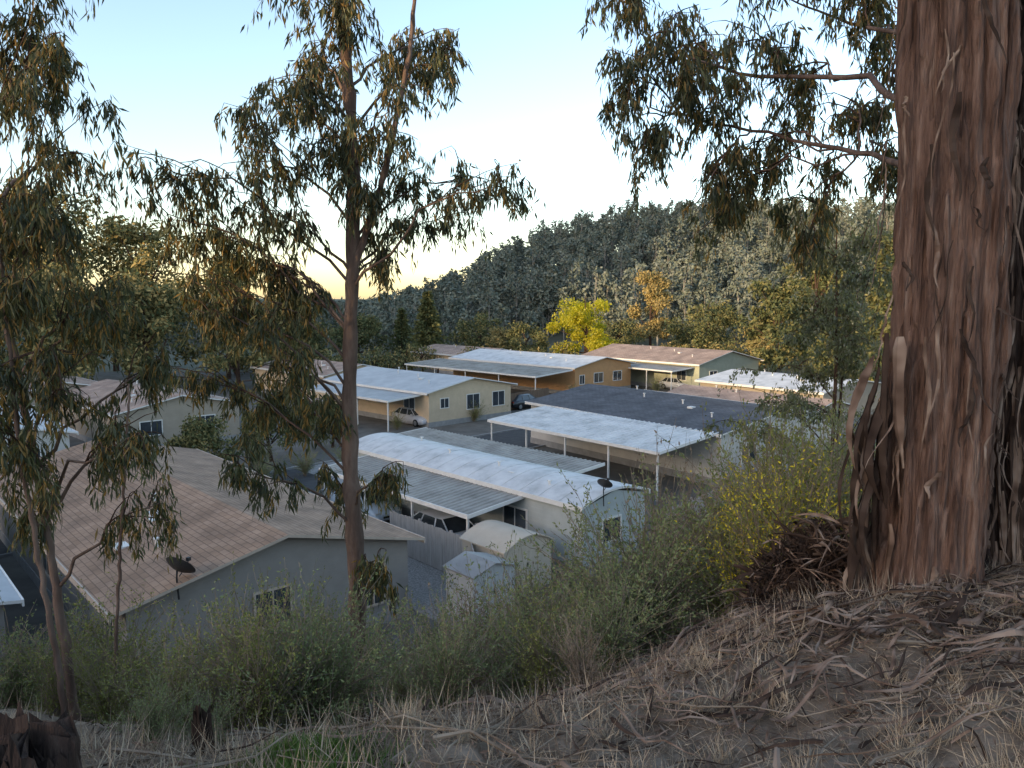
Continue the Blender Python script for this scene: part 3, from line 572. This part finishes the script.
# ------------------------------------------------------------------ mid-distance trees
def midtree(mbw,mbl,x,y,h,r,kind,nf,fs,mats,z0=None,probs=None):
    z0=float(H(x,y)) if z0 is None else z0
    base=np.array([x,y,z0]);th=r*.05+.04
    mbw.tube(np.array([base-np.array([0,0,.3]),base+np.array([rng.normal()*.2,0,h*.5]),base+np.array([rng.normal()*.3,0,h*.95])]),[th,th*.7,th*.15],6,0)
    if kind=='cone':
        t=rng.random(nf)**.8;lay=np.floor(t*11)/11+rng.normal(size=nf)*.02;a=rng.uniform(0,6.28,nf);rad=r*(1.02-t)*np.sqrt(rng.random(nf))*(.75+.3*np.sin(a*5+np.floor(t*11)*2))
        P=np.stack([x+rad*np.cos(a),y+rad*np.sin(a),z0+h*(.1+.9*lay)-.25*rad],1);D=np.stack([np.cos(a),np.sin(a),-.25+0*a],1)+rng.normal(size=(nf,3))*.4
    else:
        nc={'round':34,'euc':34,'tall':22,'forest':14}[kind];C=[];
        for q in range(nc):
            a=rng.uniform(0,6.28);cr_=r*rng.uniform(.18,.42)
            if kind=='round': f=rng.uniform(.1,.95);zc=h*(.17+.75*f);rr=r*math.sin(math.pi*min(.98,.2+.75*f))**.6*math.sqrt(rng.random())
            elif kind=='euc': f=rng.random();zc=h*(.2+.77*f);rr=r*(1-.5*f)*math.sqrt(rng.random())
            elif kind=='tall': f=rng.random();zc=h*(.2+.77*f);rr=r*(1-.6*f)*math.sqrt(rng.random())
            else: f=(q+rng.random())/nc;zc=h*(.25+.75*f);rr=r*(1-.6*f)*math.sqrt(rng.random());cr_=r*rng.uniform(.24,.44)*(1.15-.5*f)
            C.append((x+rr*math.cos(a),y+rr*math.sin(a),z0+zc,cr_))
        C=np.array(C)
        for c in C[::3]: mbw.tube(np.stack([base+np.array([0,0,max(h*.2,(c[2]-z0)*.65)]),c[:3]]),[th*.4,.03],4,0)
        k=rng.integers(nc,size=nf);v=nrm(rng.normal(size=(nf,3)))*(rng.random(nf)**.45)[:,None]
        P=C[k,:3]+v*C[k,3:4]*np.array([1,1,1.2 if kind=='forest' else .75]);D=rng.normal(size=(nf,3))+np.array([0,0,-.6])
    leaves(mbl,P,D,fs*rng.uniform(.6,1.4,nf),fs*.55*rng.uniform(.6,1.3,nf),rng.choice(len(mats),nf,p=probs))
YL=leafmat('yellow_leaf',[(.42,.37,.025),(.56,.49,.045)],scale=.5,trans=.45);YD=leafmat('yellow_green_leaf',[(.22,.25,.03),(.33,.33,.04)],scale=.5,trans=.45)
OL=farleaf('olive_crown_leaf',[(.15,.145,.065),(.26,.23,.1)]);GL=farleaf('gold_crown_leaf',[(.29,.215,.085),(.43,.325,.135)])
DG=farleaf('dark_crown_leaf',[(.08,.095,.045),(.135,.15,.07)]);CG=farleaf('conifer_leaf',[(.095,.11,.05),(.21,.19,.07)])
def solo(name,x,y,h,r,kind,nf,fs,mats,probs=None):
    w=MB();l=MB();midtree(w,l,0,0,h,r,kind,nf,fs,mats,z0=0,probs=probs);e=empty(name,(x,y,float(H(x,y))))
    w.make('trunk',[twig],e);l.make('foliage',mats,e)
solo('yellow_tree',12,125,12.3,5.4,'round',10000,.42,[YL,YD],[.8,.2])
solo('golden_poplar_tree',27,150,17,5.2,'tall',7000,.55,[GL,OL],[.85,.15])
solo('conifer_tree',-14,128,13,5,'cone',7000,.55,[CG,DG],[.75,.25])
solo('conifer_tree',-20,140,10,4,'cone',4000,.5,[DG,CG])
solo('round_tree',36,142,11,7.5,'round',6500,.55,[DG,OL],[.6,.4])
solo('broadleaf_tree',2.5,135,7.5,4,'round',3500,.45,[OL,DG])
solo('broadleaf_tree',-2,140,6.5,4,'round',3500,.45,[OL,GL])
solo('broadleaf_tree',20,145,8,4.5,'round',3500,.45,[DG,OL])
solo('broadleaf_tree',-6,146,9,5,'round',3500,.5,[DG,OL])
solo('broadleaf_tree',44,132,9,5,'round',3500,.5,[OL,GL])
solo('broadleaf_tree',-27,135,9,5,'round',4500,.5,[DG,OL])
solo('broadleaf_tree',-35,125,10,6,'round',4500,.5,[DG,OL])
solo('broadleaf_tree',-16.5,52,4.6,2.2,'round',4500,.22,[DG,OL])
solo('broadleaf_tree',-19,46,4.2,2.0,'round',4500,.22,[OL,DG])
solo('broadleaf_tree',-13.5,57,3.6,1.8,'round',3500,.22,[OL,DG])
for (x,y,h,r) in [(-57,98,25,7),(-66,105,27,8),(-48,102,21,7),(-75,95,25,8),(-40,108,17,6),(-62,120,23,8),(-85,110,25,8),(-34,95,12,5),(-50,85,15,6),(-60,80,16,6),(-44,92,14,6),(-30,104,12,5),(-53,110,22,8)]:
    solo('distant_eucalyptus_tree',x,y,h,r,'euc',5000,.6,[OL,GL,DG],[.35,.4,.25])
for (x,y,h,r,k) in [(36,105,14,5,'euc'),(44,112,20,6,'euc'),(52,108,20,6,'cone'),(58,115,23,7,'euc'),(48,95,14,6,'euc'),(66,110,22,7,'euc'),(40,92,9,5,'round'),(75,105,20,7,'euc'),(50,75,12,5,'euc'),(58,85,14,6,'euc'),(48,118,18,6,'euc')]:
    solo('distant_eucalyptus_tree' if k!='cone' else 'conifer_tree',x,y,h,r,k,4500,.6,[DG,OL,CG],[.5,.25,.25])
w=MB();l=MB()
for q in range(60):
    x=-45+q*1.9+rng.normal();midtree(w,l,x,117+rng.normal()*3+.25*max(x,0),rng.uniform(2.5,4.8),2.5,'round',420,.45,[OL,GL,DG])
w.make('hedge_stems',[twig],fo:=empty('hedge',(0,0,0)));l.make('hedge_foliage',[OL,GL,DG],fo)
HF1=farleaf('forest_leaf_hazy_green',[(.16,.185,.145),(.22,.24,.185)],.08);HF2=farleaf('forest_leaf_hazy_grey',[(.19,.205,.17),(.25,.26,.21)],.08);HF3=farleaf('forest_leaf_hazy_dark',[(.13,.15,.12),(.17,.19,.15)],.08)  # distance haze painted into the leaf colours, lifted and greyed
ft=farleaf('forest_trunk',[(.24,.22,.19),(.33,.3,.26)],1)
w=MB();l=MB()
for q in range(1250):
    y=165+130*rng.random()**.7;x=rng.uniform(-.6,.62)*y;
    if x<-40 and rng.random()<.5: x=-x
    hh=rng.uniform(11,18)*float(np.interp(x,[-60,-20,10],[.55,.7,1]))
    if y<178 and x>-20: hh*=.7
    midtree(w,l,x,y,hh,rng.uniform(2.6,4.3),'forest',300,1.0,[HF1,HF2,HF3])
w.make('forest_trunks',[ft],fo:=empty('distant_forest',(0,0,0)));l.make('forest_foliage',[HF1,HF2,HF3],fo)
# ------------------------------------------------------------------ light
sx,sy=-.75,-.66
az=math.atan2(sx,sy);el=R(10);hn=math.hypot(sx,sy)
W=bpy.data.worlds.new('World');scene.world=W;W.use_nodes=True;nt=W.node_tree
bg=nt.nodes['Background'];sk=nt.nodes.new('ShaderNodeTexSky');sk.sky_type='NISHITA';sk.sun_disc=False
sk.sun_elevation=el;sk.sun_rotation=az;sk.air_density=1.0;sk.dust_density=.9;sk.ozone_density=1.8
wb=nt.nodes.new('ShaderNodeMix');wb.data_type='RGBA';wb.blend_type='MULTIPLY';wb.inputs[0].default_value=1;wb.inputs[7].default_value=(1.12,1.0,.94,1)
nt.links.new(sk.outputs[0],wb.inputs[6]);nt.links.new(wb.outputs[2],bg.inputs[0]);bg.inputs[1].default_value=.5
sd=bpy.data.lights.new('sun','SUN');sd.energy=5;sd.angle=R(.5);sd.color=(1,.74,.42)
so=bpy.data.objects.new('sun',sd);scene.collection.objects.link(so)
v=Vector((sx/hn*math.cos(el),sy/hn*math.cos(el),math.sin(el)))
so.rotation_euler=v.to_track_quat('Z','Y').to_euler()
cd=bpy.data.cameras.new('camera');co=bpy.data.objects.new('camera',cd);scene.collection.objects.link(co);scene.camera=co
cd.sensor_width=36;cd.lens=27.03;cd.clip_end=6000;cd.clip_start=.05
co.location=(0,0,11);co.rotation_euler=(R(90-6.2),0,0)
scene.view_settings.view_transform='Standard';scene.view_settings.look='None';scene.view_settings.exposure=0
